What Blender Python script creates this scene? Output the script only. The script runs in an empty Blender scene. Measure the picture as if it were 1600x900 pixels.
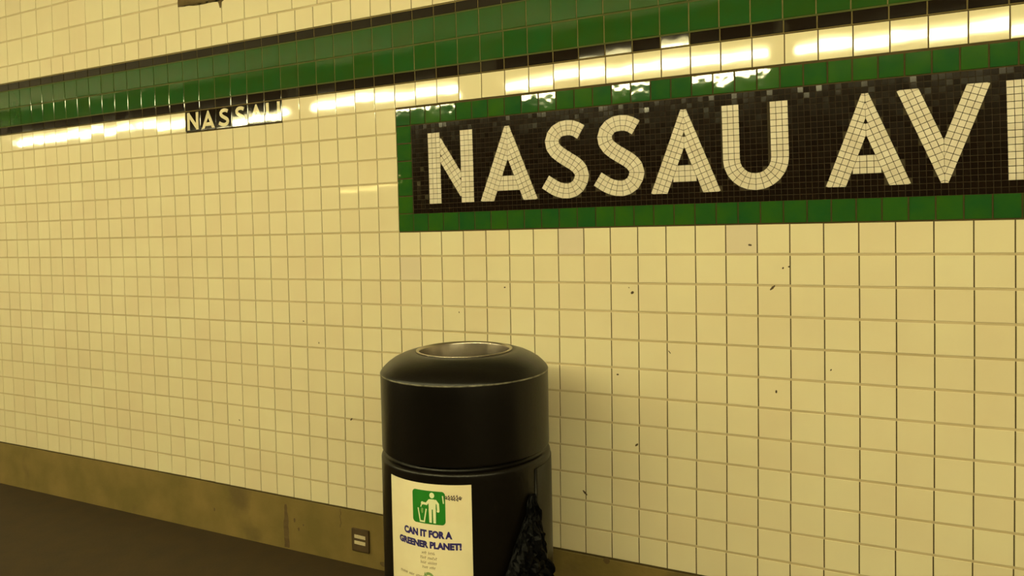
import bpy, bmesh, math, random
from mathutils import Vector, Matrix, noise

random.seed(7)
S = 0.108                    # pitch of one wall tile in metres
H0 = 14.35 * S               # height of the bottom edge of the name sign above the floor
PI = math.pi
COL = bpy.context.scene.collection
SC = bpy.context.scene

# ------------------------------------------------------------------ camera
Rr = ((0.8997611107, 0.0204434791, 0.4359036680), (-0.0053110218, 0.9993410755, -0.0359055421), (-0.4363504746, 0.0299913166, 0.8992768118))
CAM = Vector((1.85037912, -2.65406466, 1.54861504))
cam_d = bpy.data.cameras.new('camera'); cam = bpy.data.objects.new('camera', cam_d); COL.objects.link(cam)
def w3(r): return Vector((r[0], r[2], -r[1]))
ax, ay, az = w3(Rr[0]), -w3(Rr[1]), -w3(Rr[2])
cam.matrix_world = Matrix(((ax.x, ay.x, az.x, CAM.x), (ax.y, ay.y, az.y, CAM.y), (ax.z, ay.z, az.z, CAM.z), (0, 0, 0, 1)))
FPX, CX, CY = 1127.286, 802.078, 392.054
cam_d.sensor_width = 36; cam_d.lens = FPX / 1600 * 36
cam_d.shift_x = -(CX - 800) / 1600; cam_d.shift_y = (CY - 450) / 1600
cam_d.clip_start = 0.05
SC.camera = cam
def project(x, y, z):
    v = Vector((x, y, z)) - CAM
    d = -v.dot(az)
    return CX + FPX * v.dot(ax) / d, CY - FPX * v.dot(ay) / d

# ------------------------------------------------------------------ world, light levels, exposure
world = bpy.data.worlds.new('world'); SC.world = world; world.use_nodes = True
bg = world.node_tree.nodes['Background']; bg.inputs[0].default_value = (1.0, 0.78, 0.36, 1); bg.inputs[1].default_value = 0.28
TUBE = 72.0                  # radiance of the fluorescent tubes over this platform
TUBE_COL = (1.0, 0.90, 0.46)
FAR_TUBE = 14.0               # of those over the far platform
SC.view_settings.view_transform = 'Standard'; SC.view_settings.look = 'None'
SC.view_settings.exposure = 0.48; SC.view_settings.gamma = 1.0; SC.view_settings.use_curve_mapping = False

# ------------------------------------------------------------------ materials
def srgb(r, g, b):
    f = lambda c: c / 12.92 if c <= 0.04045 else ((c + 0.055) / 1.055) ** 2.4
    return (f(r / 255), f(g / 255), f(b / 255), 1)
def mat(name, col, rough=0.5, spec=0.5, metal=0.0, var=0.0, hue=None, nscale=8, bump=0.0, bscale=20, bdist=0.001, coat=0.0, detail=3, spot=None):
    m = bpy.data.materials.new(name); m.use_nodes = True
    nt = m.node_tree; N = nt.nodes; L = nt.links; b = N['Principled BSDF']
    b.inputs['Base Color'].default_value = col; b.inputs['Roughness'].default_value = rough
    b.inputs['Metallic'].default_value = metal; b.inputs['Specular IOR Level'].default_value = spec
    b.inputs['Coat Weight'].default_value = coat; b.inputs['Coat Roughness'].default_value = 0.03
    tc = N.new('ShaderNodeTexCoord'); oi = N.new('ShaderNodeObjectInfo'); ge = N.new('ShaderNodeNewGeometry')
    ad = N.new('ShaderNodeMath'); ad.operation = 'ADD'; L.new(oi.outputs['Random'], ad.inputs[0]); L.new(ge.outputs['Random Per Island'], ad.inputs[1])
    fr = N.new('ShaderNodeMath'); fr.operation = 'FRACT'; L.new(ad.outputs[0], fr.inputs[0])
    vm = N.new('ShaderNodeCombineXYZ'); mu = N.new('ShaderNodeMath'); mu.operation = 'MULTIPLY'; mu.inputs[1].default_value = 0.0
    # world position so that joined and separate pieces look alike
    pos = ge.outputs['Position']
    col_out = None
    if var > 0 or hue:
        ns = N.new('ShaderNodeTexNoise'); ns.inputs['Scale'].default_value = nscale; ns.inputs['Detail'].default_value = detail
        L.new(pos, ns.inputs['Vector'])
        # piece to piece
        mx = N.new('ShaderNodeMixRGB'); mx.blend_type = 'MIX'
        c2 = hue if hue else tuple(c * (1 - var) for c in col[:3]) + (1,)
        mx.inputs[1].default_value = col; mx.inputs[2].default_value = c2
        av = N.new('ShaderNodeMath'); av.operation = 'MULTIPLY_ADD'; av.inputs[1].default_value = 0.6
        s2 = N.new('ShaderNodeMath'); s2.operation = 'MULTIPLY_ADD'; s2.inputs[1].default_value = 1.6; s2.inputs[2].default_value = -0.62
        L.new(ns.outputs['Fac'], s2.inputs[0]); L.new(fr.outputs[0], av.inputs[0]); L.new(s2.outputs[0], av.inputs[2])
        av.use_clamp = True
        L.new(av.outputs[0], mx.inputs[0]); col_out = mx.outputs[0]
    if spot:
        sc, thr, dark = spot
        n3 = N.new('ShaderNodeTexNoise'); n3.inputs['Scale'].default_value = sc; n3.inputs['Detail'].default_value = 6
        L.new(pos, n3.inputs['Vector'])
        rp = N.new('ShaderNodeValToRGB'); rp.color_ramp.elements[0].position = thr - 0.06; rp.color_ramp.elements[1].position = thr + 0.06
        L.new(n3.outputs['Fac'], rp.inputs[0])
        m3 = N.new('ShaderNodeMixRGB'); m3.inputs[2].default_value = dark
        if col_out: L.new(col_out, m3.inputs[1])
        else: m3.inputs[1].default_value = col
        L.new(rp.outputs[0], m3.inputs[0]); col_out = m3.outputs[0]
    if col_out: L.new(col_out, b.inputs['Base Color'])
    if bump > 0:
        n2 = N.new('ShaderNodeTexNoise'); n2.inputs['Scale'].default_value = bscale; n2.inputs['Detail'].default_value = detail if bscale > 30 else 1
        of = N.new('ShaderNodeVectorMath'); of.operation = 'ADD'
        L.new(pos, of.inputs[0])
        cb = N.new('ShaderNodeMath'); cb.operation = 'MULTIPLY'; cb.inputs[1].default_value = 37.0; L.new(fr.outputs[0], cb.inputs[0])
        L.new(cb.outputs[0], of.inputs[1])
        L.new(of.outputs[0], n2.inputs['Vector'])
        bp = N.new('ShaderNodeBump'); bp.inputs['Strength'].default_value = bump; bp.inputs['Distance'].default_value = bdist
        L.new(n2.outputs['Fac'], bp.inputs['Height']); L.new(bp.outputs[0], b.inputs['Normal'])
    return m
def emit(name, col, strength):
    m = bpy.data.materials.new(name); m.use_nodes = True; nt = m.node_tree
    b = nt.nodes['Principled BSDF']; b.inputs['Base Color'].default_value = (0.8, 0.8, 0.8, 1)
    b.inputs['Emission Color'].default_value = (*col, 1); b.inputs['Emission Strength'].default_value = strength
    return m

M_CREAM = mat('cream_glaze', (0.76, 0.69, 0.47, 1), rough=0.045, var=0.07, hue=(0.72, 0.62, 0.42, 1), nscale=3, bump=0.35, bscale=12, bdist=0.0005)
M_AGED = mat('aged_cream_glaze', (0.69, 0.60, 0.45, 1), rough=0.06, bump=0.35, bscale=12, bdist=0.0005)
M_GREEN = mat('green_glaze', (0.013, 0.078, 0.014, 1), rough=0.05, hue=(0.022, 0.070, 0.007, 1), nscale=14, bump=0.35, bscale=12, bdist=0.0006)
M_BORDER = mat('green_border_glaze', (0.011, 0.072, 0.017, 1), rough=0.04, hue=(0.032, 0.105, 0.009, 1), nscale=12, bump=0.6, bscale=22, bdist=0.0008)
M_BLACK = mat('black_glaze', (0.007, 0.0035, 0.002, 1), rough=0.04, bump=0.35, bscale=14, bdist=0.0006)
M_TESS_W = mat('cream_tessera', (0.66, 0.60, 0.50, 1), rough=0.45, hue=(0.56, 0.49, 0.38, 1), nscale=20)
M_TESS_B = mat('black_tessera', (0.008, 0.0045, 0.003, 1), rough=0.10, hue=(0.0115, 0.0062, 0.0035, 1), nscale=10)
M_GROUT = mat('dark_grout', (0.085, 0.055, 0.012, 1), rough=0.9, var=0.3, nscale=30)
M_GROUT_B = mat('band_grout', (0.26, 0.20, 0.07, 1), rough=0.9, var=0.3, nscale=30)
M_GROUT_L = mat('pale_grout', (0.54, 0.44, 0.27, 1), rough=0.9, hue=(0.46, 0.37, 0.21, 1), nscale=6)
M_GROUT_G = mat('olive_grout', (0.075, 0.085, 0.016, 1), rough=0.9, var=0.2, nscale=10)
M_GROUT_SB = mat('sign_border_grout', (0.15, 0.17, 0.05, 1), rough=0.9, var=0.3, nscale=20)
M_GROUT_S = mat('sign_grout', (0.035, 0.024, 0.010, 1), rough=0.9)
M_CONC = mat('base_concrete', (0.265, 0.175, 0.052, 1), rough=0.85, hue=(0.15, 0.11, 0.024, 1), nscale=5, bump=0.5, bscale=60, bdist=0.003, detail=5, spot=(2.6, 0.66, (0.11, 0.075, 0.022, 1)))
M_FLOOR = mat('platform_floor', (0.046, 0.025, 0.004, 1), rough=0.8, hue=(0.028, 0.017, 0.004, 1), nscale=9, bump=0.4, bscale=80, bdist=0.002, detail=5)
M_CEIL = mat('ceiling_paint', (0.62, 0.57, 0.44, 1), rough=0.9, var=0.2, nscale=2)
M_DARKWALL = mat('tunnel_concrete', (0.06, 0.05, 0.035, 1), rough=0.9, var=0.4, nscale=1)
M_MORTAR = mat('bare_mortar', (0.20, 0.135, 0.045, 1), rough=0.95, hue=(0.10, 0.065, 0.022, 1), nscale=14, bump=0.8, bscale=50, bdist=0.004)
M_PLASTIC = mat('black_moulded_plastic', (0.0028, 0.0018, 0.0012, 1), rough=0.33, spec=0.30, var=0.3, nscale=10, bump=0.25, bscale=90, bdist=0.0012)
M_PLASTIC_HL = mat('painted_crease_highlight', (0.30, 0.28, 0.20, 1), rough=0.4, hue=(0.02, 0.018, 0.012, 1), nscale=40)  # pale colour standing in for the highlight on the lid crease
M_STEEL = mat('brushed_steel', (0.52, 0.47, 0.41, 1), rough=0.27, metal=1.0, var=0.3, nscale=12)
M_BAG = mat('black_bag_plastic', (0.002, 0.002, 0.0025, 1), rough=0.38, spec=0.06)
M_PAPER = mat('sticker_paper', (0.90, 0.84, 0.60, 1), rough=0.45, hue=(0.84, 0.74, 0.50, 1), nscale=9)
M_STK_G = mat('sticker_green', (0.018, 0.20, 0.018, 1), rough=0.4)
M_STK_W = mat('sticker_white', (0.78, 0.80, 0.52, 1), rough=0.45)
M_STK_B = mat('sticker_blue', (0.030, 0.022, 0.16, 1), rough=0.45)
M_STK_T = mat('sticker_grey_print', (0.36, 0.28, 0.16, 1), rough=0.5)
M_STK_P = mat('sticker_pale_green', (0.22, 0.34, 0.11, 1), rough=0.5)
M_INK = mat('marker_ink', (0.07, 0.05, 0.05, 1), rough=0.4)
M_PLATE = mat('dark_plate', (0.085, 0.052, 0.02, 1), rough=0.6, var=0.3, nscale=40)
M_LABEL = mat('label_strip', (0.72, 0.64, 0.44, 1), rough=0.5, hue=(0.50, 0.42, 0.26, 1), nscale=160)
M_STAIN = mat('dark_stain', (0.085, 0.050, 0.016, 1), rough=0.85, hue=(0.125, 0.085, 0.028, 1), nscale=40)
M_TUBE = emit('fluorescent_tube', TUBE_COL, TUBE)
M_TUBE_FAR = emit('far_fluorescent_tube', (1.0, 0.80, 0.25), FAR_TUBE)
M_HOUSING = mat('lamp_housing', (0.35, 0.33, 0.28, 1), rough=0.6)

# ------------------------------------------------------------------ helpers
def link(name, me, parent=None, loc=(0, 0, 0)):
    o = bpy.data.objects.new(name, me); COL.objects.link(o); o.location = loc
    if parent is not None: o.parent = parent
    return o
def mesh(name, v, f, m, smooth=False, mats=None, fm=None):
    me = bpy.data.meshes.new(name); me.from_pydata(v, [], f)
    for k in (mats or [m]): me.materials.append(k)
    if smooth: me.polygons.foreach_set('use_smooth', [True] * len(f))
    if fm: me.polygons.foreach_set('material_index', fm)
    me.update(); return me
def tag(o, label=None, cat=None, group=None, kind=None):
    if label: o['label'] = label
    if cat: o['category'] = cat
    if group: o['group'] = group
    if kind: o['kind'] = kind
    return o
def empty(name, loc): 
    o = bpy.data.objects.new(name, None); COL.objects.link(o); o.location = loc; o.empty_display_size = 0.1
    return o
def box(v, f, x0, x1, y0, y1, z0, z1):
    b = len(v); v += [(x0, y0, z0), (x1, y0, z0), (x1, y1, z0), (x0, y1, z0), (x0, y0, z1), (x1, y0, z1), (x1, y1, z1), (x0, y1, z1)]
    f += [tuple(b + i for i in q) for q in ((0, 1, 5, 4), (1, 2, 6, 5), (2, 3, 7, 6), (3, 0, 4, 7), (4, 5, 6, 7), (3, 2, 1, 0))]
def boxobj(name, m, dims, parent=None, bev=0.0):
    v, f = [], []; box(v, f, *dims); o = link(name, mesh(name, v, f, m), parent)
    if bev:
        bm = bmesh.new(); bm.from_mesh(o.data); bmesh.ops.bevel(bm, geom=bm.edges[:], offset=bev, segments=2, affect='EDGES', profile=0.6); bm.to_mesh(o.data); bm.free()
    return o

CU = [0.029, 0.0477, 0.0107, -0.033, -0.04, -0.1367, -0.0013, 0.0578, -0.0244, 0.0385]
CV = [0.022, -0.0413, 0.0416, -0.0043, 0.0276, -0.013, 0.0117, -0.0078, 0.0188, -0.0532]
def W(U, V):      # the tilers' slightly uneven grid: nominal tile coordinates to wall x, z in metres
    u = max(-13, min(17, U)) / 10; v = max(-10, min(13, V)) / 10
    t = (1, u, v, u * u, u * v, v * v, u ** 3, u * u * v, u * v * v, v ** 3)
    return ((U + sum(a * b for a, b in zip(CU, t))) * S, H0 - (V + sum(a * b for a, b in zip(CV, t))) * S)

# one glazed tile: 1 x 1, front face at y = 0, cushioned edges
def tile_data(thick=0.009, drop=0.0009, e=0.010, dome=0.0):
    g = (-0.5, -0.5 + e, 0.0, 0.5 - e, 0.5)
    n = len(g); v, f = [], []
    for j in range(n):
        for i in range(n):
            edge = i in (0, n - 1) or j in (0, n - 1)
            mid = (i == 2) + (j == 2)
            v.append((g[i], drop if edge else -dome * mid, g[j]))
    for j in range(n - 1):
        for i in range(n - 1):
            a = j * n + i; f.append((a, a + 1, a + n + 1, a + n))
    nf = len(f)
    b = len(v); v += [(-0.5, thick, -0.5), (0.5, thick, -0.5), (0.5, thick, 0.5), (-0.5, thick, 0.5)]
    bot = [i for i in range(n)]; right = [j * n + n - 1 for j in range(n)]; top = [(n - 1) * n + i for i in range(n)]; left = [j * n for j in range(n)]
    f.append(tuple([b, b + 1] + bot[::-1])); f.append(tuple([b + 1, b + 2] + right[::-1]))
    f.append(tuple([b + 2, b + 3] + top)); f.append(tuple([b + 3, b] + left))
    return v, f, nf
TV, TF, TNF = tile_data()
def tile_mesh(name, m):
    me = mesh(name, TV, TF, m); return me
ME = {k: tile_mesh(k + '_tile', m) for k, m in (('cream', M_CREAM), ('aged', M_AGED), ('green', M_GREEN), ('black', M_BLACK), ('border', M_BORDER))}
def cell(u0, v0, u1, v1, gx=0.034, gz=0.075):     # -> centre x, z, width, height
    a, b, c, d = W(u0, v0), W(u1, v0), W(u0, v1), W(u1, v1)
    x0 = (a[0] + c[0]) / 2; x1 = (b[0] + d[0]) / 2; z1 = (a[1] + b[1]) / 2; z0 = (c[1] + d[1]) / 2
    return (x0 + x1) / 2, (z0 + z1) / 2, (x1 - x0) - gx * S, (z1 - z0) - gz * S
def put_tile(name, me, c, parent, rx=0.0, rz=0.0, org=(0, 0, 0), dy=0.0):
    o = link(name, me, parent, (c[0] - org[0], dy - org[1], c[1] - org[2])); o.scale = (c[2], 1, c[3]); o.rotation_euler = (rx, 0, rz)
    return o
def rt(d): return math.radians(random.gauss(0, d))
def join_tiles(name, cells, m, parent):
    v, f, sm = [], [], []
    for c, rx, rz in cells:
        b = len(v)
        for (x, y, z) in TV:
            X, Z = x * c[2], z * c[3]
            v.append((c[0] + X, y + X * rz + Z * (-rx) * -1 * -1, c[1] + Z))
        f += [tuple(b + i for i in q) for q in TF]; sm += [False] * len(TF)
    me = mesh(name, v, f, m); me.polygons.foreach_set('use_smooth', sm)
    o = link(name, me, parent); return tag(o, kind='stuff')

# ------------------------------------------------------------------ setting
X0, X1 = -31 * S, 27 * S
YB = 0.009
wall = boxobj('wall_back', M_GROUT, (X0, X1, 0.0036, YB + 0.2, 0.0, 3.3)); tag(wall, kind='structure')
floor = boxobj('floor', M_FLOOR, (-9.5, 8.0, -4.3, YB, -0.2, 0.0)); tag(floor, kind='structure')
ceil = boxobj('ceiling', M_CEIL, (-9.5, 8.0, -16.0, 0.2, 3.3, 3.5)); tag(ceil, kind='structure')
opp = boxobj('wall_front', M_DARKWALL, (-14.5, 8.0, -17.0, -16.8, -1.3, 3.5)); tag(opp, kind='structure')
trk = boxobj('trim_1', M_DARKWALL, (-14.5, 8.0, -16.8, -4.3, -1.4, -1.3)); tag(trk, kind='structure')
bb = []
zb = W(0, 12)[1]
# concrete base along the wall, its top edge just under the last tile course
bv, bf = [], []
us = [-31 + i for i in range(59)]
for i, u in enumerate(us):
    x, z = W(u, 12.0)
    z += -0.004 + 0.002 * noise.noise(Vector((u * 0.7, 3, 1)))
    bv += [(x, 0.0015, 0.0), (x, 0.0015, z - 0.004), (x, 0.005, z), (x, YB + 0.01, z)]
for i in range(len(us) - 1):
    a = i * 4
    for k in range(3): bf.append((a + k, a + 4 + k, a + 5 + k, a + 1 + k))
base = link('baseboard_back', mesh('baseboard_back', bv, bf, M_CONC)); tag(base, kind='structure')

# streaks and cracks in the concrete base, specks on the tiles
def blot(v, f, pts, y, th=0.0008):
    b = len(v); n = len(pts)
    v += [(x, y, z) for x, z in pts] + [(x, y + th, z) for x, z in pts]
    f.append(tuple(b + i for i in range(n))); 
    for i in range(n): f.append((b + i, b + n + i, b + n + (i + 1) % n, b + (i + 1) % n))
v, f = [], []
L_, R_ = [], []
for k in range(15):
    t = k / 14; z = 0.222 - t * 0.215; w = 0.006 + 0.010 * min(1, t * 2.2) + 0.003 * noise.noise(Vector((t * 9, 0, 0)))
    x = -0.709 + 0.006 * noise.noise(Vector((t * 5, 2, 0)))
    L_.append((x - w, z)); R_.append((x + w, z))
for k in range(14):
    blot(v, f, [L_[k + 1], R_[k + 1], R_[k], L_[k]], 0.0007)
for k in range(6):
    z = 0.251 - k * 0.015; x = -0.371 + 0.003 * math.sin(k * 2.1)
    blot(v, f, [(x - 0.0018, z - 0.015), (x + 0.0018, z - 0.015), (x + 0.0022, z), (x - 0.0016, z)], 0.0007)
for (x, z, w, h) in ((-0.655, 0.15, 0.006, 0.012), (-0.63, 0.11, 0.005, 0.009), (-0.60, 0.135, 0.004, 0.006), (0.94, 0.243, 0.014, 0.012), (-0.13, 0.03, 0.02, 0.012), (1.12, 0.16, 0.012, 0.02), (-1.2, 0.12, 0.006, 0.01)):
    blot(v, f, [(x + w * math.cos(a) * (1 + .3 * math.sin(a * 3)), z + h * math.sin(a)) for a in [i * PI / 4 for i in range(8)]], 0.0007)
o = link('stain', mesh('stain', v, f, M_STAIN), base); tag(o, kind='stuff')
v, f = [], []
for (x, z, w, h) in ((1.061, 1.299, 0.009, 0.004), (1.048, 1.318, 0.002, 0.002), (0.856, 0.502, 0.004, 0.013), (0.998, 0.982, 0.0035, 0.0045), (1.574, 0.962, 0.004, 0.005), (1.491, 1.476, 0.005, 0.005), (-0.29, 0.683, 0.006, 0.005),
                     (1.565, 1.326, 0.012, 0.004), (1.069, 0.717, 0.010, 0.003), (0.52, 1.31, 0.003, 0.004), (1.62, 1.40, 0.003, 0.004), (1.60, 1.395, 0.003, 0.004), (-1.0, 0.61, 0.003, 0.004), (-0.56, 1.13, 0.003, 0.004), (0.3, 1.2, 0.0025, 0.003), (-0.47, 1.03, 0.003, 0.004), (1.2, 1.08, 0.002, 0.006), (1.75, 1.05, 0.003, 0.003)):
    ca, sa = math.cos(0.6), math.sin(0.6)
    pts = []
    for i in range(8):
        a = i * PI / 4; rr = 1 + 0.35 * math.sin(a * 2 + x * 40)
        px, pz = w * rr * math.cos(a), h * rr * math.sin(a)
        pts.append((x + px * ca - pz * sa, z + px * sa + pz * ca))
    blot(v, f, pts, -0.0009, 0.0012)
o = link('dirt_speck', mesh('dirt_speck', v, f, M_PLATE), wall); tag(o, kind='stuff')

# grout courses (horizontal joints are wider and paler than the vertical ones)
def course(v, f, u0, u1, V, h=0.085, y=0.0022):
    n = max(1, int(u1 - u0))
    P = [W(u0 + (u1 - u0) * i / n, V) for i in range(n + 1)]
    b = len(v)
    for x, z in P:
        hh = h * S / 2 * (1 + 0.25 * noise.noise(Vector((x * 6, z * 9, 0))))
        v += [(x, YB, z - hh), (x, y, z - hh), (x, y, z + hh), (x, YB, z + hh)]
    for i in range(n):
        a = b + i * 4
        for k in range(3): f.append((a + k, a + 4 + k, a + 5 + k, a + 1 + k))
VB = [-6.0, -6.44, -7.46, -8.46, -8.88, -9.84]       # trim band courses
v, f = [], []
for V in range(0, 12):
    if V == 0: course(v, f, -31, 0, V); course(v, f, 24, 27, V)
    else: course(v, f, -31, 27, V)
for V in (-4, -3, -2, -1): course(v, f, -31, 0, V); course(v, f, 24, 27, V)
course(v, f, -31, -12, -5); course(v, f, -6, 0, -5); course(v, f, 24, 27, -5)
for V in (-9.84, -11.225, -12.61, -13.995): course(v, f, -31, 27, V, 0.09)
o = link('grout_line', mesh('grout_line', v, f, M_GROUT_L), wall); tag(o, kind='stuff')
v, f = [], []
for V, h in ((-6.44, 0.07), (-7.46, 0.085), (-8.46, 0.08)): course(v, f, -31, 27, V, h)
o = link('grout_line', mesh('band_grout_line', v, f, M_GROUT_G), wall); tag(o, kind='stuff')
v, f = [], []
P = [W(u, -6.0) for u in range(-31, 28)] + [W(u, -8.9) for u in range(27, -32, -1)]
blot(v, f, P, 0.0028, 0.0008)
link('band_backing', mesh('band_backing', v, f, M_GROUT_B), wall)

# cream wall tiles
cells = []
for V in range(0, 12):
    for U in range(-31, 27): cells.append((U, V, U + 1, V + 1))
for V in range(-5, 0):
    for U in list(range(-31, 0)) + [24, 25, 26]: cells.append((U, V, U + 1, V + 1))
for U in range(-31, 27):
    if not -12 <= U < -6: cells.append((U, -6, U + 1, -5))
    cells.append((U, VB[5], U + 1, VB[4]))
ranked = []
for c in cells:
    k = cell(*c)
    q = [project(x, 0, z) for x, z in (W(c[0], c[1]), W(c[2], c[1]), W(c[2], c[3]), W(c[0], c[3]))]
    ar = abs(sum(q[i][0] * q[(i + 1) % 4][1] - q[(i + 1) % 4][0] * q[i][1] for i in range(4))) / 2
    mx = sum(p[0] for p in q) / 4; my = sum(p[1] for p in q) / 4
    vis = 300 < mx < 1300 and 0 < my < 900 and not (598 < mx < 852 and my > 560)
    ranked.append((-(ar if vis else ar * 0.01), c, k, vis))
ranked.sort(key=lambda r: r[0])
TILT = {(-12, -6): 0.0}
rest = []
for i, (ar, c, k, vis) in enumerate(ranked):
    sd = 0.16 if c[1] == -6 else 0.2
    rx, rz = rt(sd), rt(sd)
    if c[1] == -6 and 5 <= c[0] <= 12: rx += math.radians(-0.0)
    if i < 300: put_tile('tile', ME['aged' if c[:2] in ((0, 1), (7, 0), (-9, 8), (13, 0)) else 'cream'], k, wall, rx, rz)
    else: rest.append((k, rx, rz))
join_tiles('tile_field', rest, M_CREAM, wall)
# larger cream tiles over the band, their joints out of step with the ones below
n = 0
for r in range(4):
    for j in range(-16, 26):
        u0 = -9.28 + 1.385 * j; v0 = -9.84 - 1.385 * (r + 1)
        if r == 1 and j in (-2, -1, 0): continue        # fallen tiles
        k = cell(u0, v0, u0 + 1.385, v0 + 1.385, 0.034, 0.09)
        if k[1] + k[3] / 2 > 3.3: continue
        put_tile('large_tile', ME['cream'], k, wall, rt(0.2), rt(0.2)); n += 1
# trim band: black half course, two green courses, black half course
for U in range(-31, 27):
    for a, kind in ((1, 'black'), (2, 'green'), (3, 'green'), (4, 'black')):
        k = cell(U, VB[a], U + 1, VB[a - 1], 0.038, 0.0 if kind == 'black' and a == 1 else 0.07)
        rx, rz = rt(0.16), rt(0.2)
        if kind == 'black' and a == 4: k = (k[0], k[1], k[2], k[3] + 0.02 * S)
        if kind == 'black' and a == 1:
            k = (k[0], k[1] - 0.0, k[2], k[3] - 0.05 * S)
            if U == 11: rx = math.radians(-1.05) * -1
            if U == 9: rx = math.radians(0.75)
            if U in (8,): rx = math.radians(0.6)
        put_tile(kind + '_tile', ME[kind], k, wall, rx, rz)
# bare mortar where tiles have fallen, with a ragged lip hanging over the course below
v, f = [], []
a = W(-12.05, -12.61); b = W(-7.893, -11.225)
NX, NZ = 28, 12
for j in range(NZ + 1):
    for i in range(NX + 1):
        s_, t_ = i / NX, j / NZ
        lip = (0.020 + 0.014 * math.sin(s_ * PI) + 0.005 * noise.noise(Vector((s_ * 9, 4, 0)))) if j == 0 else (0.012 if j == 1 else 0)
        x = a[0] + (b[0] - a[0]) * s_; z = b[1] + (a[1] - b[1]) * t_ - lip
        y = -0.003 + 0.003 * noise.noise(Vector((x * 30, z * 30, 0))) if j < 3 else 0.004 + 0.004 * noise.noise(Vector((x * 25, z * 25, 0)))
        v.append((x, y, z))
for j in range(NZ):
    for i in range(NX):
        q = j * (NX + 1) + i; f.append((q, q + 1, q + NX + 2, q + NX + 1))
q = len(v)
v += [(a[0], YB, b[1] - 0.02), (b[0], YB, b[1] - 0.02), (b[0], YB, a[1]), (a[0], YB, a[1])]
f.append((q, q + 1) + tuple(range(NX, -1, -1)))
f.append((q + 1, q + 2) + tuple(j * (NX + 1) + NX for j in range(NZ, -1, -1)))
f.append((q + 3, q) + tuple(j * (NX + 1) for j in range(0, NZ + 1)))
o = link('mortar_patch', mesh('mortar_patch', v, f, M_MORTAR, True), wall); tag(o, 'bare brown mortar patch where tiles have fallen')
v, f = [], []
x, z = W(-9.55, -11.1)
pts = [(x - 0.020, z - 0.006), (x + 0.0, z - 0.012), (x + 0.012, z - 0.030), (x + 0.020, z - 0.055), (x + 0.027, z - 0.055), (x + 0.030, z - 0.028), (x + 0.07, z - 0.012), (x + 0.07, z + 0.01), (x - 0.02, z + 0.01)]
blot(v, f, pts, -0.0012, 0.002)
o = link('mortar_drip', mesh('mortar_drip', v, f, M_MORTAR), wall)

# ------------------------------------------------------------------ lettering built of strokes in tile units (V downwards)
def clip_poly(P, clips):
    for (nx, ny, d) in clips:            # keep nx*x + ny*y <= d
        out = []
        for i in range(len(P)):
            A, B = P[i], P[(i + 1) % len(P)]
            da = nx * A[0] + ny * A[1] - d; db = nx * B[0] + ny * B[1] - d
            if da <= 0: out.append(A)
            if (da < 0) != (db < 0) and da != db:
                t = da / (da - db); out.append((A[0] + (B[0] - A[0]) * t, A[1] + (B[1] - A[1]) * t))
        P = out
        if len(P) < 3: return []
    return P
def area(P): return abs(sum(P[i][0] * P[(i + 1) % len(P)][1] - P[(i + 1) % len(P)][0] * P[i][1] for i in range(len(P)))) / 2
def stroke(path, w, rows, step, clips=()):
    """quads of tesserae along a centre line"""
    D = [0.0]
    for i in range(1, len(path)): D.append(D[-1] + math.dist(path[i], path[i - 1]))
    n = max(1, round(D[-1] / step))
    def at(s):
        s = max(0, min(D[-1] - 1e-6, s)); i = 1
        while D[i] < s: i += 1
        t = (s - D[i - 1]) / (D[i] - D[i - 1]); A, B = path[i - 1], path[i]
        return (A[0] + (B[0] - A[0]) * t, A[1] + (B[1] - A[1]) * t)
    pts = []
    for k in range(n + 1):
        s = D[-1] * k / n; p = at(s); a = at(s - 0.04); b = at(s + 0.04)
        dx, dy = b[0] - a[0], b[1] - a[1]; l = math.hypot(dx, dy); pts.append((p, (-dy / l, dx / l)))
    out = []
    for k in range(n):
        (p, m1), (q, m2) = pts[k], pts[k + 1]
        for r in range(rows):
            o0 = -w / 2 + w * r / rows; o1 = o0 + w / rows
            P = [(p[0] + m1[0] * o0, p[1] + m1[1] * o0), (q[0] + m2[0] * o0, q[1] + m2[1] * o0), (q[0] + m2[0] * o1, q[1] + m2[1] * o1), (p[0] + m1[0] * o1, p[1] + m1[1] * o1)]
            P = clip_poly(P, clips)
            if P and area(P) > 0.12 * (w / rows) * step: out.append(P)
    return out
def catmull(P, n=8):
    P = [P[0]] + P + [P[-1]]; out = []
    for i in range(1, len(P) - 2):
        for k in range(n):
            t = k / n
            out.append(tuple(0.5 * (2 * P[i][c] + (P[i + 1][c] - P[i - 1][c]) * t + (2 * P[i - 1][c] - 5 * P[i][c] + 4 * P[i + 1][c] - P[i + 2][c]) * t * t + (3 * P[i][c] - P[i - 1][c] - 3 * P[i + 1][c] + P[i + 2][c]) * t ** 3) for c in (0, 1)))
    out.append(P[-2]); return out
S_PATH = [(7.99, -3.41), (7.72, -3.57), (7.42, -3.615), (7.08, -3.53), (6.86, -3.25), (6.90, -2.93), (7.14, -2.68), (7.5, -2.44), (7.83, -2.2), (7.985, -1.9), (7.87, -1.55), (7.6, -1.36), (7.3, -1.34), (6.95, -1.45), (6.55, -1.71)]
S_BOX = (6.40, -3.885, 8.27, -1.05)
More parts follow.
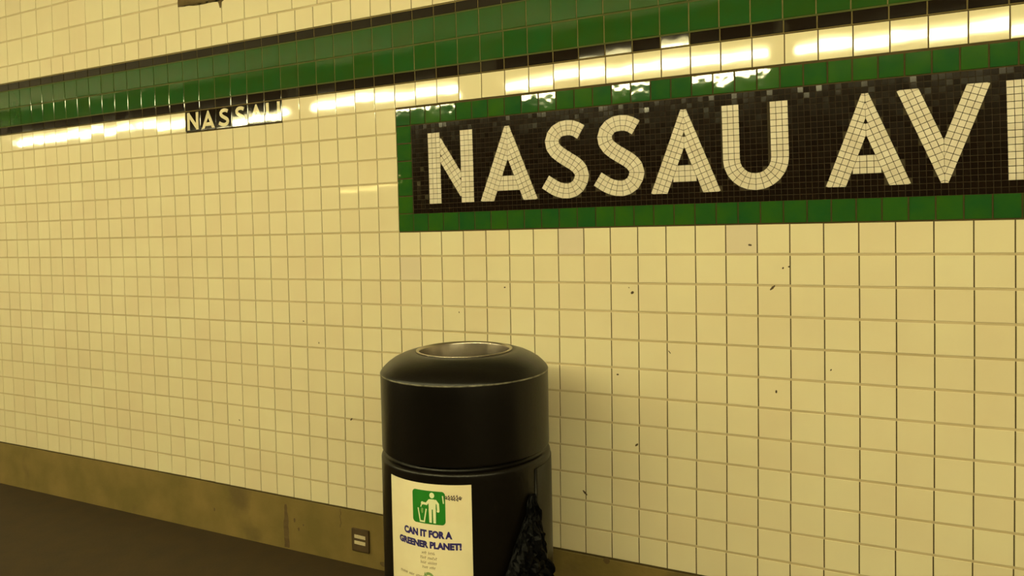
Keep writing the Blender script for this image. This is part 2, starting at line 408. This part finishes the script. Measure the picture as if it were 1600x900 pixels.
def glyph(ch, u0, u1, v0, v1, w, rows=3, step=0.2):
    """v0 top, v1 bottom (v0 < v1)"""
    H = v1 - v0; vc = [(0, -1, -v0), (0, 1, v1)]
    if ch == 'N':
        out = stroke([(u0 + w / 2, v0), (u0 + w / 2, v1)], w, rows, step) + stroke([(u1 - w / 2, v0), (u1 - w / 2, v1)], w, rows, step)
        c = ((u0 + u1) / 2, (v0 + v1) / 2); best = None
        for i in range(400):
            th = 0.6 + i * 0.0022                 # angle of the diagonal below horizontal
            d = (math.cos(th), math.sin(th)); nrm = (d[1], -d[0])
            e = abs((u0 + 0.82 * w - c[0]) * nrm[0] + (v0 - c[1]) * nrm[1] - w / 2)
            if best is None or e < best[0]: best = (e, d)
        d = best[1]; l = H
        return out + stroke([(c[0] - d[0] * l, c[1] - d[1] * l), (c[0] + d[0] * l, c[1] + d[1] * l)], w, rows, step, vc + [(-1, 0, -(u0 + w)), (1, 0, u1 - w)])
    if ch in 'AV':
        m = (u0 + u1) / 2; s = 1 if ch == 'A' else -1
        va, vb = (v0, v1) if s == 1 else (v1, v0)      # apex, foot
        out = []
        for sg in (-1, 1):
            foot = (u0 if sg < 0 else u1, vb); ap = (m + sg * 0.10 * w / 0.55, va)
            dx, dy = ap[0] - foot[0], ap[1] - foot[1]; l = math.hypot(dx, dy); d = (dx / l, dy / l)
            nn = (-d[1], d[0])
            if nn[0] * sg > 0: nn = (-nn[0], -nn[1])
            P0 = (foot[0] + nn[0] * w / 2 - d[0] * w, foot[1] + nn[1] * w / 2 - d[1] * w); P1 = (ap[0] + nn[0] * w / 2 + d[0] * w, ap[1] + nn[1] * w / 2 + d[1] * w)
            out += stroke([P0, P1], w, rows, step, vc + [(sg * -1, 0, -sg * m)])
            if sg < 0: k = (m - 0.10 * w / 0.55 - u0) / H; wh = w / math.cos(math.atan(k))
        if ch == 'A':
            t = v1 - 0.335 * H; b = v1 - 0.135 * H
            # crossbar between the inner edges of the legs
            x_in = lambda v: u0 + wh + (v1 - v) * k
            nrm = math.hypot(1, k)
            out += stroke([(u0, (t + b) / 2), (u1, (t + b) / 2)], b - t, rows, step, [(-1, -k, -(x_in(0) + 0.0) ), (1, -k, (2 * m - x_in(0)))])
        return out
    if ch == 'S':
        f_ = lambda p: (u0 + (p[0] - S_BOX[0]) / (S_BOX[2] - S_BOX[0]) * (u1 - u0), v0 + (p[1] - S_BOX[1]) / (S_BOX[3] - S_BOX[1]) * H)
        return stroke(catmull([f_(p) for p in S_PATH]), w, rows, step)
    if ch == 'U':
        r = (u1 - u0) / 2; rc = r - w / 2; m = (u0 + u1) / 2; P = [(u0 + w / 2, v0), (u0 + w / 2, v1 - r)]
        P += [(m - rc * math.cos(a), v1 - r + rc * math.sin(a)) for a in [PI * i / 24 for i in range(1, 24)]] + [(u1 - w / 2, v1 - r), (u1 - w / 2, v0)]
        return stroke(P, w, rows, step)
    if ch == 'E':
        out = stroke([(u0 + w / 2, v0), (u0 + w / 2, v1)], w, rows, step)
        for v in (v0 + w / 2, (v0 + v1) / 2, v1 - w / 2): out += stroke([(u0 + w, v), (u1 if v != (v0 + v1) / 2 else u1 - 0.2 * (u1 - u0), v)], w, rows, step)
        return out
def tess_mesh(name, polys, m, y_front, y_back, gap, org=(0, 0, 0), tilt=0.0, warp=True):
    v, f = [], []
    for P in polys:
        cx = sum(p[0] for p in P) / len(P); cy = sum(p[1] for p in P) / len(P)
        ext = max(math.dist(p, (cx, cy)) for p in P); sh = max(0.3, 1 - gap / ext)
        Q = [(cx + (p[0] - cx) * sh, cy + (p[1] - cy) * sh) for p in P]
        if warp: Q = [W(*p) for p in Q]
        ar = sum(Q[i][0] * Q[(i + 1) % len(Q)][1] - Q[(i + 1) % len(Q)][0] * Q[i][1] for i in range(len(Q)))
        if ar < 0: Q = Q[::-1]
        n_ = len(Q); b = len(v); c0 = (sum(q[0] for q in Q) / n_, sum(q[1] for q in Q) / n_)
        tx, tz = random.gauss(0, tilt), random.gauss(0, tilt); j = random.uniform(-0.0002, 0.0002)
        v += [(x - org[0], y_front + j + (x - c0[0]) * tx + (z - c0[1]) * tz - org[1], z - org[2]) for x, z in Q] + [(x - org[0], y_back - org[1], z - org[2]) for x, z in Q]
        f.append(tuple(b + i for i in range(n_)))
        for i in range(n_): f.append((b + i, b + n_ + i, b + n_ + (i + 1) % n_, b + (i + 1) % n_))
    return mesh(name, v, f, m)

# ------------------------------------------------------------------ large name sign
so = (W(0, 0)[0], 0.0, W(0, 0)[1])
sign = empty('station_name_sign', so)
tag(sign, 'large mosaic sign reading NASSAU AVE, black field with green tile border, above the trash can', 'sign')
P = [W(u, 0.02) for u in range(0, 25, 2)] + [W(u, -5.0) for u in range(24, -1, -2)]
v, f = [], []
blot(v, f, [(x - so[0], z - so[2]) for x, z in P], 0.0045, 0.0044)
link('backing', mesh('backing', v, f, M_GROUT_SB), sign)
NB = 34; PB = 24 / NB
tops = {0: -0.75, 1: -0.72, 2: -0.80, 3: -0.66, 8: -0.72, 9: -0.85, 13: -0.85, 14: -0.90, 17: -0.85, 18: -1.15, 19: -0.95, 20: -0.95}
for i in range(NB):
    u0, u1 = i * PB, (i + 1) * PB
    rx = rt(0.25) if i not in tops else math.radians(tops[i])
    if i not in tops: rx = abs(rx)
    put_tile('border_tile', ME['border'], cell(u0, -4.98, u1, -4.27, 0.045, 0.05), sign, -(-rx) if False else -abs(rx) if i in tops else rx, rt(0.5), so)
    put_tile('border_tile', ME['border'], cell(u0, -0.72, u1, 0.0, 0.04, 0.03), sign, rt(0.5), rt(0.5), so)
for j in range(5):
    v0 = -4.27 + j * 0.71
    for u0, u1 in ((0, PB), (24 - PB, 24)):
        put_tile('border_tile', ME['border'], cell(u0, v0, u1, v0 + 0.71, 0.04, 0.05), sign, rt(0.4), rt(0.4), so)
LET = [('N', 1.50, 3.53), ('A', 3.80, 6.23), ('S', 6.39, 8.27), ('S', 8.42, 10.31), ('A', 10.495, 12.885), ('U', 12.96, 15.035), ('A', 16.075, 18.45), ('V', 18.1, 20.5), ('E', 20.85, 22.25)]
allpoly = []
for ch, a, b in LET:
    P = glyph(ch, a, b, -3.885 if ch != 'S' else -3.885, -1.075 if ch != 'S' else -1.045, 0.555)
    allpoly.append((a, b, P))
    tag(link('letter', tess_mesh('letter_' + ch, P, M_TESS_W, -0.0006, 0.0045, 0.013, so, 0.004), sign), 'letter %s laid in cream tesserae' % ch)
def inside(x, y, P):
    c = False
    for i in range(len(P)):
        (x1, y1), (x2, y2) = P[i], P[i - 1]
        if (y1 > y) != (y2 > y) and x < (x2 - x1) * (y - y1) / (y2 - y1) + x1: c = not c
    return c
fieldp = []
nr = 19; ph = (4.27 - 0.72) / nr; ncx = 122; u_a, u_b = PB + 0.02, 24 - PB - 0.02; pw = (u_b - u_a) / ncx
for j in range(nr):
    for i in range(ncx):
        x0 = u_a + i * pw; y0 = -4.26 + j * ph; cx, cy = x0 + pw / 2, y0 + ph / 2
        if any(a - 0.1 < cx < b + 0.1 and any(inside(cx, cy, q) for q in P) for a, b, P in allpoly): continue
        fieldp.append([(x0, y0), (x0 + pw, y0), (x0 + pw, y0 + ph), (x0, y0 + ph)])
o = link('mosaic_field', tess_mesh('mosaic_field', fieldp, M_TESS_B, 0.0010, 0.0045, 0.014, so, 0.010), sign); tag(o, kind='stuff')
v, f = [], []
a, b = W(PB, -4.27), W(24 - PB, -0.72)
P = [W(PB + (24 - 2 * PB) * i / 12, -0.715) for i in range(13)] + [W(PB + (24 - 2 * PB) * i / 12, -4.265) for i in range(12, -1, -1)]
blot(v, f, [(x - so[0], z - so[2]) for x, z in P], 0.0028, 0.0016)
link('mortar_bed', mesh('mortar_bed', v, f, M_GROUT_S), sign)

# ------------------------------------------------------------------ small caption sign under the band
co = (W(-12, -5)[0], 0.0, W(-12, -5)[1])
cap = empty('station_name_caption', co)
tag(cap, 'small black tile caption reading NASSAU in cream letters, under the green band at left', 'sign')
for i, ch in enumerate('NASSAU'):
    U = -12 + i
    k = cell(U, -6, U + 1, -5, 0.035, 0.05)
    rx = math.radians((-1.7, -1.6, -1.5, -0.62, -0.42, -0.45)[i]); rz = rt(0.1)
    t = put_tile('letter_tile', ME['black'], k, cap, rx, rz, co); tag(t, 'black tile with letter %s' % ch)
    g = {'N': (0.13, 0.87), 'A': (0.08, 0.92), 'S': (0.14, 0.86), 'U': (0.09, 0.91)}[ch]
    P = glyph(ch, U + g[0], U + g[1], -5.93, -5.09, 0.165, 1, 0.08)
    v, f = [], []
    for q in P:
        b = len(v); Q = [W(*p) for p in q]
        if sum(Q[m][0] * Q[(m + 1) % len(Q)][1] - Q[(m + 1) % len(Q)][0] * Q[m][1] for m in range(len(Q))) < 0: Q = Q[::-1]
        for yy in (-0.0010, 0.0006): v += [((x - k[0]) / k[2], yy, (z - k[1]) / k[3]) for x, z in Q]
        n_ = len(Q); f.append(tuple(range(b, b + n_)))
        for m in range(n_): f.append((b + m, b + n_ + m, b + n_ + (m + 1) % n_, b + (m + 1) % n_))
    me = mesh('caption_letter_' + ch, v, f, M_CREAM)
    link('letter', me, t)

# ------------------------------------------------------------------ plate on the base
po = (-0.252, 0.0, 0.122)
plate = empty('junction_plate', po); tag(plate, 'small dark plate with two pale strips, on the concrete base left of trash can', 'plate')
b = boxobj('back_plate', M_PLATE, (-0.048, 0.048, -0.010, 0.0015, -0.052, 0.052), plate, 0.002)
for z in (0.018, -0.010):
    b = boxobj('label_strip', M_LABEL, (-0.031, 0.031, -0.0115, -0.0095, z - 0.008, z + 0.008), plate, 0.0006)
    b.rotation_euler = (0, 0.02, 0)
for sx in (-1, 1):
    for sz in (-1, 1):
        v, f = [], []; n_ = 10
        v += [(sx * 0.042 + 0.003 * math.cos(i * 2 * PI / n_), -0.0118, sz * 0.045 + 0.003 * math.sin(i * 2 * PI / n_)) for i in range(n_)] + [(sx * 0.042 + 0.0038 * math.cos(i * 2 * PI / n_), -0.009, sz * 0.045 + 0.0038 * math.sin(i * 2 * PI / n_)) for i in range(n_)]
        f.append(tuple(range(n_))); f += [(i, i + n_, (i + 1) % n_ + n_, (i + 1) % n_) for i in range(n_)]
        link('screw', mesh('screw', v, f, M_PLATE), plate)

# ------------------------------------------------------------------ trash can
CXW, CYW, RC = 0.5759, -0.4422, 0.295
can = empty('trash_can', (CXW, CYW, 0)); tag(can, 'tall round black plastic trash can with domed lid and sticker, standing before the tiled wall', 'trash can')
def lathe(name, prof, m, parent, seg=112, closed=False, mats=None, mi=None):
    v, f, fm = [], [], []; n_ = len(prof)
    for i in range(seg):
        a = 2 * PI * i / seg; c, s = math.cos(a), math.sin(a)
        v += [(r * c, r * s, z) for r, z in prof]
    for i in range(seg):
        a = i * n_; b = ((i + 1) % seg) * n_
        for k in range(n_ - 1 + (1 if closed else 0)):
            k2 = (k + 1) % n_
            f.append((a + k, b + k, b + k2, a + k2)); fm.append(mi(k) if mi else 0)
    o = link(name, mesh(name, v, f, m, True, mats, fm if mats else None), parent)
    o.data.polygons.foreach_set('use_smooth', [True] * len(f))
    return o
def arc(cx, cz, r, a0, a1, n_): return [(cx + r * math.cos(math.radians(a0 + (a1 - a0) * i / n_)), cz + r * math.sin(math.radians(a0 + (a1 - a0) * i / n_))) for i in range(n_ + 1)]
RB = 0.2975
body_p = [(0.0, 0.02), (0.25, 0.02), (0.252, 0.0), (0.283, 0.0)] + arc(RB - 0.012, 0.012, 0.012, -80, 0, 5) + [(RB, 0.05), (RB, 0.30), (RB, 0.60), (RB, 0.752)] + arc(RB - 0.014, 0.768, 0.014, 0, 80, 6) + [(0.280, 0.786), (0.278, 0.80), (0.262, 0.80), (0.260, 0.03), (0.0, 0.03)]
lathe('body', body_p, M_PLASTIC, can)
ZR = 1.126
dome = [(0.163, ZR - 0.004), (0.168, ZR - 0.001), (0.176, ZR), (0.200, ZR - 0.004), (0.225, ZR - 0.012), (0.250, ZR - 0.024), (0.268, ZR - 0.036), (0.281, ZR - 0.048), (0.2885, ZR - 0.0555), (0.2925, ZR - 0.061), (0.2945, ZR - 0.066), (0.295, ZR - 0.072)]
lid_p = dome + [(0.295, 1.0), (0.2945, 0.90), (0.2945, 0.806)] + arc(0.2885, 0.804, 0.006, 0, -80, 4) + [(0.272, 0.797), (0.272, 0.83), (0.285, 1.03), (0.262, 1.075), (0.200, 1.105), (0.163, 1.108)]
lathe('lid', lid_p, M_PLASTIC, can, closed=True)
# highlight painted as a pale speckled line where the dome meets the side
lathe('crease_highlight', [(0.2949, ZR - 0.0655), (0.2957, ZR - 0.0670), (0.2957, ZR - 0.0690), (0.2951, ZR - 0.0705)], M_PLASTIC_HL, can)
lathe('steel_liner', [(0.1705, ZR - 0.001), (0.170, ZR + 0.0035), (0.166, ZR + 0.0045), (0.161, ZR + 0.003), (0.159, ZR - 0.004), (0.1585, ZR - 0.10), (0.1585, 0.85), (0.160, 0.85), (0.162, ZR - 0.01), (0.166, ZR - 0.001)], M_STEEL, can, closed=True)
# service door on the far right, a slightly proud curved panel
def curved(name, s0, s1, z0, z1, r0, r1, m, parent, ns=16, nz=2):
    v, f = [], []
    for r in (r1, r0):
        for j in range(nz + 1):
            for i in range(ns + 1):
                th = (s0 + (s1 - s0) * i / ns) / RC; v.append((r * math.sin(th), -r * math.cos(th), z0 + (z1 - z0) * j / nz))
    w_ = ns + 1; o_ = w_ * (nz + 1)
    for j in range(nz):
        for i in range(ns):
            q = j * w_ + i; f.append((q, q + 1, q + w_ + 1, q + w_)); f.append((o_ + q, o_ + q + w_, o_ + q + w_ + 1, o_ + q + 1))
    for i in range(ns):
        f.append((i, o_ + i, o_ + i + 1, i + 1)); t = nz * w_; f.append((t + i, t + i + 1, o_ + t + i + 1, o_ + t + i))
    for j in range(nz):
        q = j * w_; f.append((q, q + w_, o_ + q + w_, o_ + q)); q += ns; f.append((q, o_ + q, o_ + q + w_, q + w_))
    return link(name, mesh(name, v, f, m), parent)
d = curved('service_door', 0.405, 0.64, 0.06, 0.752, RB - 0.003, RB + 0.0035, M_PLASTIC, can, 20)
d.data.polygons.foreach_set('use_smooth', [True] * len(d.data.polygons))

# sticker: printed sheet that follows the curve of the can
ST = curved('sticker', -0.140, 0.1665, 0.300, 0.7465, RB + 0.0001, RB + 0.0008, M_PAPER, can, 30)
tag(ST, 'cream paper sticker CAN IT FOR A GREENER PLANET! with a green litter icon')
def wrap(name, verts2, faces, m, dr=0.0012):      # flat print (s, z) wrapped on the can
    v = [(math.sin(s / RC) * (RB + dr), -math.cos(s / RC) * (RB + dr), z) for s, z in verts2]
    me = mesh(name, v, faces, m)
    return link(name, me, ST)
class Print:
    def __init__(s): s.v = []; s.f = []
    def poly(s, P):
        # split wide shapes in vertical strips so they bend with the can
        if sum(P[i][0] * P[(i + 1) % len(P)][1] - P[(i + 1) % len(P)][0] * P[i][1] for i in range(len(P))) < 0: P = P[::-1]
        x0 = min(p[0] for p in P); x1 = max(p[0] for p in P); n_ = max(1, math.ceil((x1 - x0) / 0.012))
        for k in range(n_):
            Q = clip_poly(list(P), [(-1, 0, -(x0 + (x1 - x0) * k / n_)), (1, 0, x0 + (x1 - x0) * (k + 1) / n_)]) if n_ > 1 else P
            if len(Q) >= 3: b = len(s.v); s.v += Q; s.f.append(tuple(range(b, b + len(Q))))
    def line(s, pts, w):
        for a, b in zip(pts, pts[1:]):
            dx, dz = b[0] - a[0], b[1] - a[1]; l = math.hypot(dx, dz) or 1; nx, nz = -dz / l * w / 2, dx / l * w / 2
            ex, ez = dx / l * w * 0.3, dz / l * w * 0.3
            s.poly([(a[0] - nx - ex, a[1] - nz - ez), (b[0] - nx + ex, b[1] - nz + ez), (b[0] + nx + ex, b[1] + nz + ez), (a[0] + nx - ex, a[1] + nz - ez)])
    def disc(s, x, z, rx, rz=None, n_=16): s.poly([(x + rx * math.cos(i * 2 * PI / n_), z + (rz or rx) * math.sin(i * 2 * PI / n_)) for i in range(n_)])
    def add(s, name, m, dr): return wrap(name, s.v, s.f, m, dr)
# green icon
i0, i1, z0, z1, rr = -0.032, 0.0835, 0.6175, 0.7245, 0.012
Pn = Print(); pts = []
for cx_, cz_, a0 in ((i1 - rr, z1 - rr, 0), (i0 + rr, z1 - rr, 90), (i0 + rr, z0 + rr, 180), (i1 - rr, z0 + rr, 270)):
    pts += [(cx_ + rr * math.cos(math.radians(a0 + k * 15)), cz_ + rr * math.sin(math.radians(a0 + k * 15))) for k in range(7)]
Pn.poly(pts); Pn.add('litter_icon', M_STK_G, 0.0012)
# the icon's figure dropping litter in a basket (coordinates measured in the square, 0..1)
ix = lambda a: i0 + a * (i1 - i0); iz = lambda b: z1 - b * (z1 - z0)
Pn = Print(); F = lambda L: [(ix(a), iz(b)) for a, b in L]
Pn.disc(ix(0.62), iz(0.13), 0.0083, 0.0092)
Pn.poly(F([(0.545, 0.245), (0.70, 0.245), (0.735, 0.30), (0.725, 0.55), (0.52, 0.55), (0.515, 0.30)]))
Pn.poly(F([(0.515, 0.54), (0.61, 0.54), (0.605, 0.95), (0.53, 0.95)])); Pn.poly(F([(0.64, 0.54), (0.73, 0.54), (0.725, 0.96), (0.65, 0.96)]))
Pn.line(F([(0.72, 0.28), (0.79, 0.38), (0.80, 0.56)]), 0.0080); Pn.disc(ix(0.795), iz(0.585), 0.0045)
Pn.line(F([(0.54, 0.285), (0.45, 0.40), (0.335, 0.385)]), 0.0078); Pn.disc(ix(0.325), iz(0.39), 0.0052)
Pn.line(F([(0.30, 0.42), (0.275, 0.50)]), 0.0035)
Pn.line(F([(0.185, 0.56), (0.245, 0.93)]), 0.0042); Pn.line(F([(0.44, 0.56), (0.375, 0.93)]), 0.0042); Pn.line(F([(0.24, 0.94), (0.38, 0.94)]), 0.0055)
Pn.line(F([(0.93, 0.13), (0.95, 0.34)]), 0.0040)
Pn.add('icon_figure', M_STK_W, 0.0015)
Pn = Print(); Pn.poly(F([(0.29, 0.53), (0.35, 0.55), (0.34, 0.68), (0.30, 0.70), (0.275, 0.62)])); Pn.add('icon_litter', M_STK_P, 0.0015)
# marker scrawl beside the icon
Pn = Print()
for k, (s_, h) in enumerate(((0.087, 0.010), (0.0955, 0.015), (0.1045, 0.014), (0.112, 0.017), (0.1215, 0.019), (0.1305, 0.010))):
    zc = 0.7065 - 0.0003 * k
    Pn.line([(s_ - 0.003, zc + h * 0.2), (s_, zc + h * 0.5), (s_ + 0.0025, zc - h * 0.5), (s_ - 0.0035, zc - h * 0.25), (s_ + 0.004, zc + 0.001)], 0.0021)
Pn.line([(0.1275, 0.704), (0.1305, 0.711), (0.1365, 0.707), (0.133, 0.700), (0.1275, 0.704)], 0.0013)
Pn.add('marker_scrawl', M_INK, 0.0015)
# headline text
def text_print(s, body, s0, s1, zb_, h, m, name, bold=0.062):
    cu = bpy.data.curves.new('t', 'FONT'); cu.body = body; cu.size = 1; cu.offset = bold; cu.resolution_u = 3
    ob = bpy.data.objects.new('t', cu); COL.objects.link(ob)
    dg = bpy.context.evaluated_depsgraph_get(); me = bpy.data.meshes.new_from_object(ob.evaluated_get(dg))
    bpy.data.objects.remove(ob); bpy.data.curves.remove(cu)
    xs = [q.co.x for q in me.vertices]; ys = [q.co.y for q in me.vertices]
    ax_, bx_, ay_, by_ = min(xs), max(xs), min(ys), max(ys)
    vv = [(s0 + (q.co.x - ax_) / (bx_ - ax_) * (s1 - s0), zb_ + (q.co.y - ay_) / (by_ - ay_) * h) for q in me.vertices]
    ff = []
    for p in me.polygons:
        t = tuple(p.vertices); A = [vv[i] for i in t]
        if sum(A[i][0] * A[(i + 1) % len(A)][1] - A[(i + 1) % len(A)][0] * A[i][1] for i in range(len(A))) < 0: t = t[::-1]
        ff.append(t)
    bpy.data.meshes.remove(me)
    return wrap(name, vv, ff, m, 0.0014)
text_print(None, 'CAN IT FOR A', -0.0715, 0.104, 0.5735, 0.0245, M_STK_B, 'headline')
text_print(None, 'GREENER PLANET!', -0.096, 0.1325, 0.5385, 0.0235, M_STK_B, 'headline')
# fine print too small to read: rows of tiny strokes
Pn = Print()
def fine(s0, s1, zc, h, words, slope=0.0):
    tot = sum(words) + len(words) - 1; u = (s1 - s0) / tot; x = s0
    for w_ in words:
        for k in range(int(w_ * 1)):
            xx = x + (k + 0.5) * u; hh = h * random.uniform(0.6, 1.0)
            Pn.line([(xx - u * 0.25, zc - h / 2 + (xx - s0) * slope), (xx - u * 0.2, zc - h / 2 + hh + (xx - s0) * slope)], u * 0.32)
            Pn.line([(xx - u * 0.2, zc + random.uniform(-.3, .4) * h + (xx - s0) * slope), (xx + u * 0.3, zc + random.uniform(-.4, .3) * h + (xx - s0) * slope)], u * 0.34)
        x += (w_ + 1) * u
fine(-0.001, 0.046, 0.5235, 0.0095, (3, 4)); fine(-0.007, 0.053, 0.5075, 0.0095, (4, 6)); fine(-0.006, 0.052, 0.492, 0.0095, (4, 6)); fine(0.000, 0.047, 0.477, 0.0095, (4, 4))
fine(-0.094, 0.002, 0.4445, 0.0085, (6, 4, 5)); fine(0.044, 0.10, 0.4445, 0.0085, (5, 5)); fine(-0.05, 0.0, 0.4265, 0.0085, (5, 3)); fine(0.046, 0.095, 0.4265, 0.0085, (7,))
tag(Pn.add('fine_print', M_STK_T, 0.0014), kind='stuff')
# pale green round emblem of three bent arrows
Pn = Print()
for k in range(3):
    A = [math.radians(90 + 120 * k + d_) for d_ in (-48, -30, -12, 6, 24)]
    Pn.line([(0.0225 + 0.0165 * math.cos(a), 0.4395 + 0.0175 * math.sin(a)) for a in A], 0.0085)
    a = math.radians(90 + 120 * k + 36); t = (-math.sin(a), math.cos(a))
    c = (0.0225 + 0.0165 * math.cos(a), 0.4395 + 0.0175 * math.sin(a)); nn = (math.cos(a), math.sin(a))
    Pn.poly([(c[0] + nn[0] * 0.008, c[1] + nn[1] * 0.008), (c[0] + t[0] * 0.009, c[1] + t[1] * 0.009), (c[0] - nn[0] * 0.008, c[1] - nn[1] * 0.008)])
Pn.add('recycling_emblem', M_STK_P, 0.0014)

# ------------------------------------------------------------------ black bag leaning on the right of the can
ED = [(0.0, 36, 93, 0.045), (0.20, 40, 91, 0.036), (0.39, 47, 87, 0.027), (0.49, 55, 83, 0.020), (0.58, 63, 80, 0.015), (0.65, 69, 77.5, 0.010), (0.675, 72, 77, 0.006)]
def edge_at(z):
    for a, b in zip(ED, ED[1:]):
        if z <= b[0]: t = (z - a[0]) / (b[0] - a[0]); return [a[k] + (b[k] - a[k]) * t for k in (1, 2, 3)]
    return ED[-1][1:]
v, f = [], []; NZ, NA = 64, 56
for j in range(NZ + 1):
    z = 0.675 * j / NZ; l_, r_, hd = edge_at(z)
    for i in range(NA):
        a = 2 * PI * i / NA; q = Vector((math.cos(a) * 2.2, math.sin(a) * 2.2, z * 15))
        cr = noise.turbulence(q, 4, True); c2 = noise.noise(q * 1.7 + Vector((9, 9, 9)))
        hw = (r_ - l_) / 2; th = math.radians((l_ + r_) / 2 + hw * math.cos(a) * (1 + 0.13 * c2) + 2.0 * noise.noise(Vector((2, 5, z * 22))))
        rho = RB + 0.0015 + hd * (1 + math.sin(a)) * (0.55 + 0.9 * cr) + (0.006 * abs(c2) if math.sin(a) > 0 else 0)
        v.append((rho * math.sin(th), -rho * math.cos(th), z + 0.001 + (0.006 * c2 if 0 < j < NZ else 0)))
for j in range(NZ):
    for i in range(NA):
        a = j * NA + i; b = j * NA + (i + 1) % NA; f.append((a, b, b + NA, a + NA))
f.append(tuple(range(NA))[::-1]); f.append(tuple(NZ * NA + i for i in range(NA)))
bag = link('trash_bag', mesh('trash_bag', v, f, M_BAG), None, (CXW, CYW, 0)); tag(bag, 'crumpled glossy black plastic bag leaning on the right side of the trash can', 'bag')
bm = bmesh.new(); bm.from_mesh(bag.data); bmesh.ops.recalc_face_normals(bm, faces=bm.faces); bm.to_mesh(bag.data); bm.free()

# ------------------------------------------------------------------ fluorescent fixtures
def fixture(x0, x1, y, z, mt, label, group):
    t = empty('ceiling_light', ((x0 + x1) / 2, y, z)); tag(t, label, 'light', group); h = (x1 - x0) / 2
    v, f = [], []; box(v, f, -h - 0.03, h + 0.03, -0.09, 0.09, 0.06, 3.3 - z); link('housing', mesh('housing', v, f, M_HOUSING), t)
    v, f = [], []; n_ = 14; r = 0.034
    for x in (-h, h): v += [(x, r * math.cos(2 * PI * i / n_), r * math.sin(2 * PI * i / n_)) for i in range(n_)]
    for i in range(n_): f.append((i, (i + 1) % n_, n_ + (i + 1) % n_, n_ + i))
    f.append(tuple(range(n_))[::-1]); f.append(tuple(range(n_, 2 * n_)))
    link('tube', mesh('tube', v, f, mt, True), t)
    for x in (-h, h):
        v, f = [], []; box(v, f, x - 0.012, x + 0.012, -0.02, 0.02, 0.03, 0.065)
        link('socket', mesh('socket', v, f, M_HOUSING), t)
for x0, x1 in ((-9.0, -6.55), (-6.38, -3.98), (-3.66, -1.75), (-1.24, 1.17), (1.38, 3.83), (4.0, 6.45)):
    fixture(x0, x1, -3.6, 2.94, M_TUBE, 'long fluorescent light under the ceiling along the platform edge', 'platform edge fluorescent lights')
fixture(-11.6, -9.1, -13.0, 2.78, M_TUBE_FAR, 'long yellowish fluorescent light over the far platform', None)
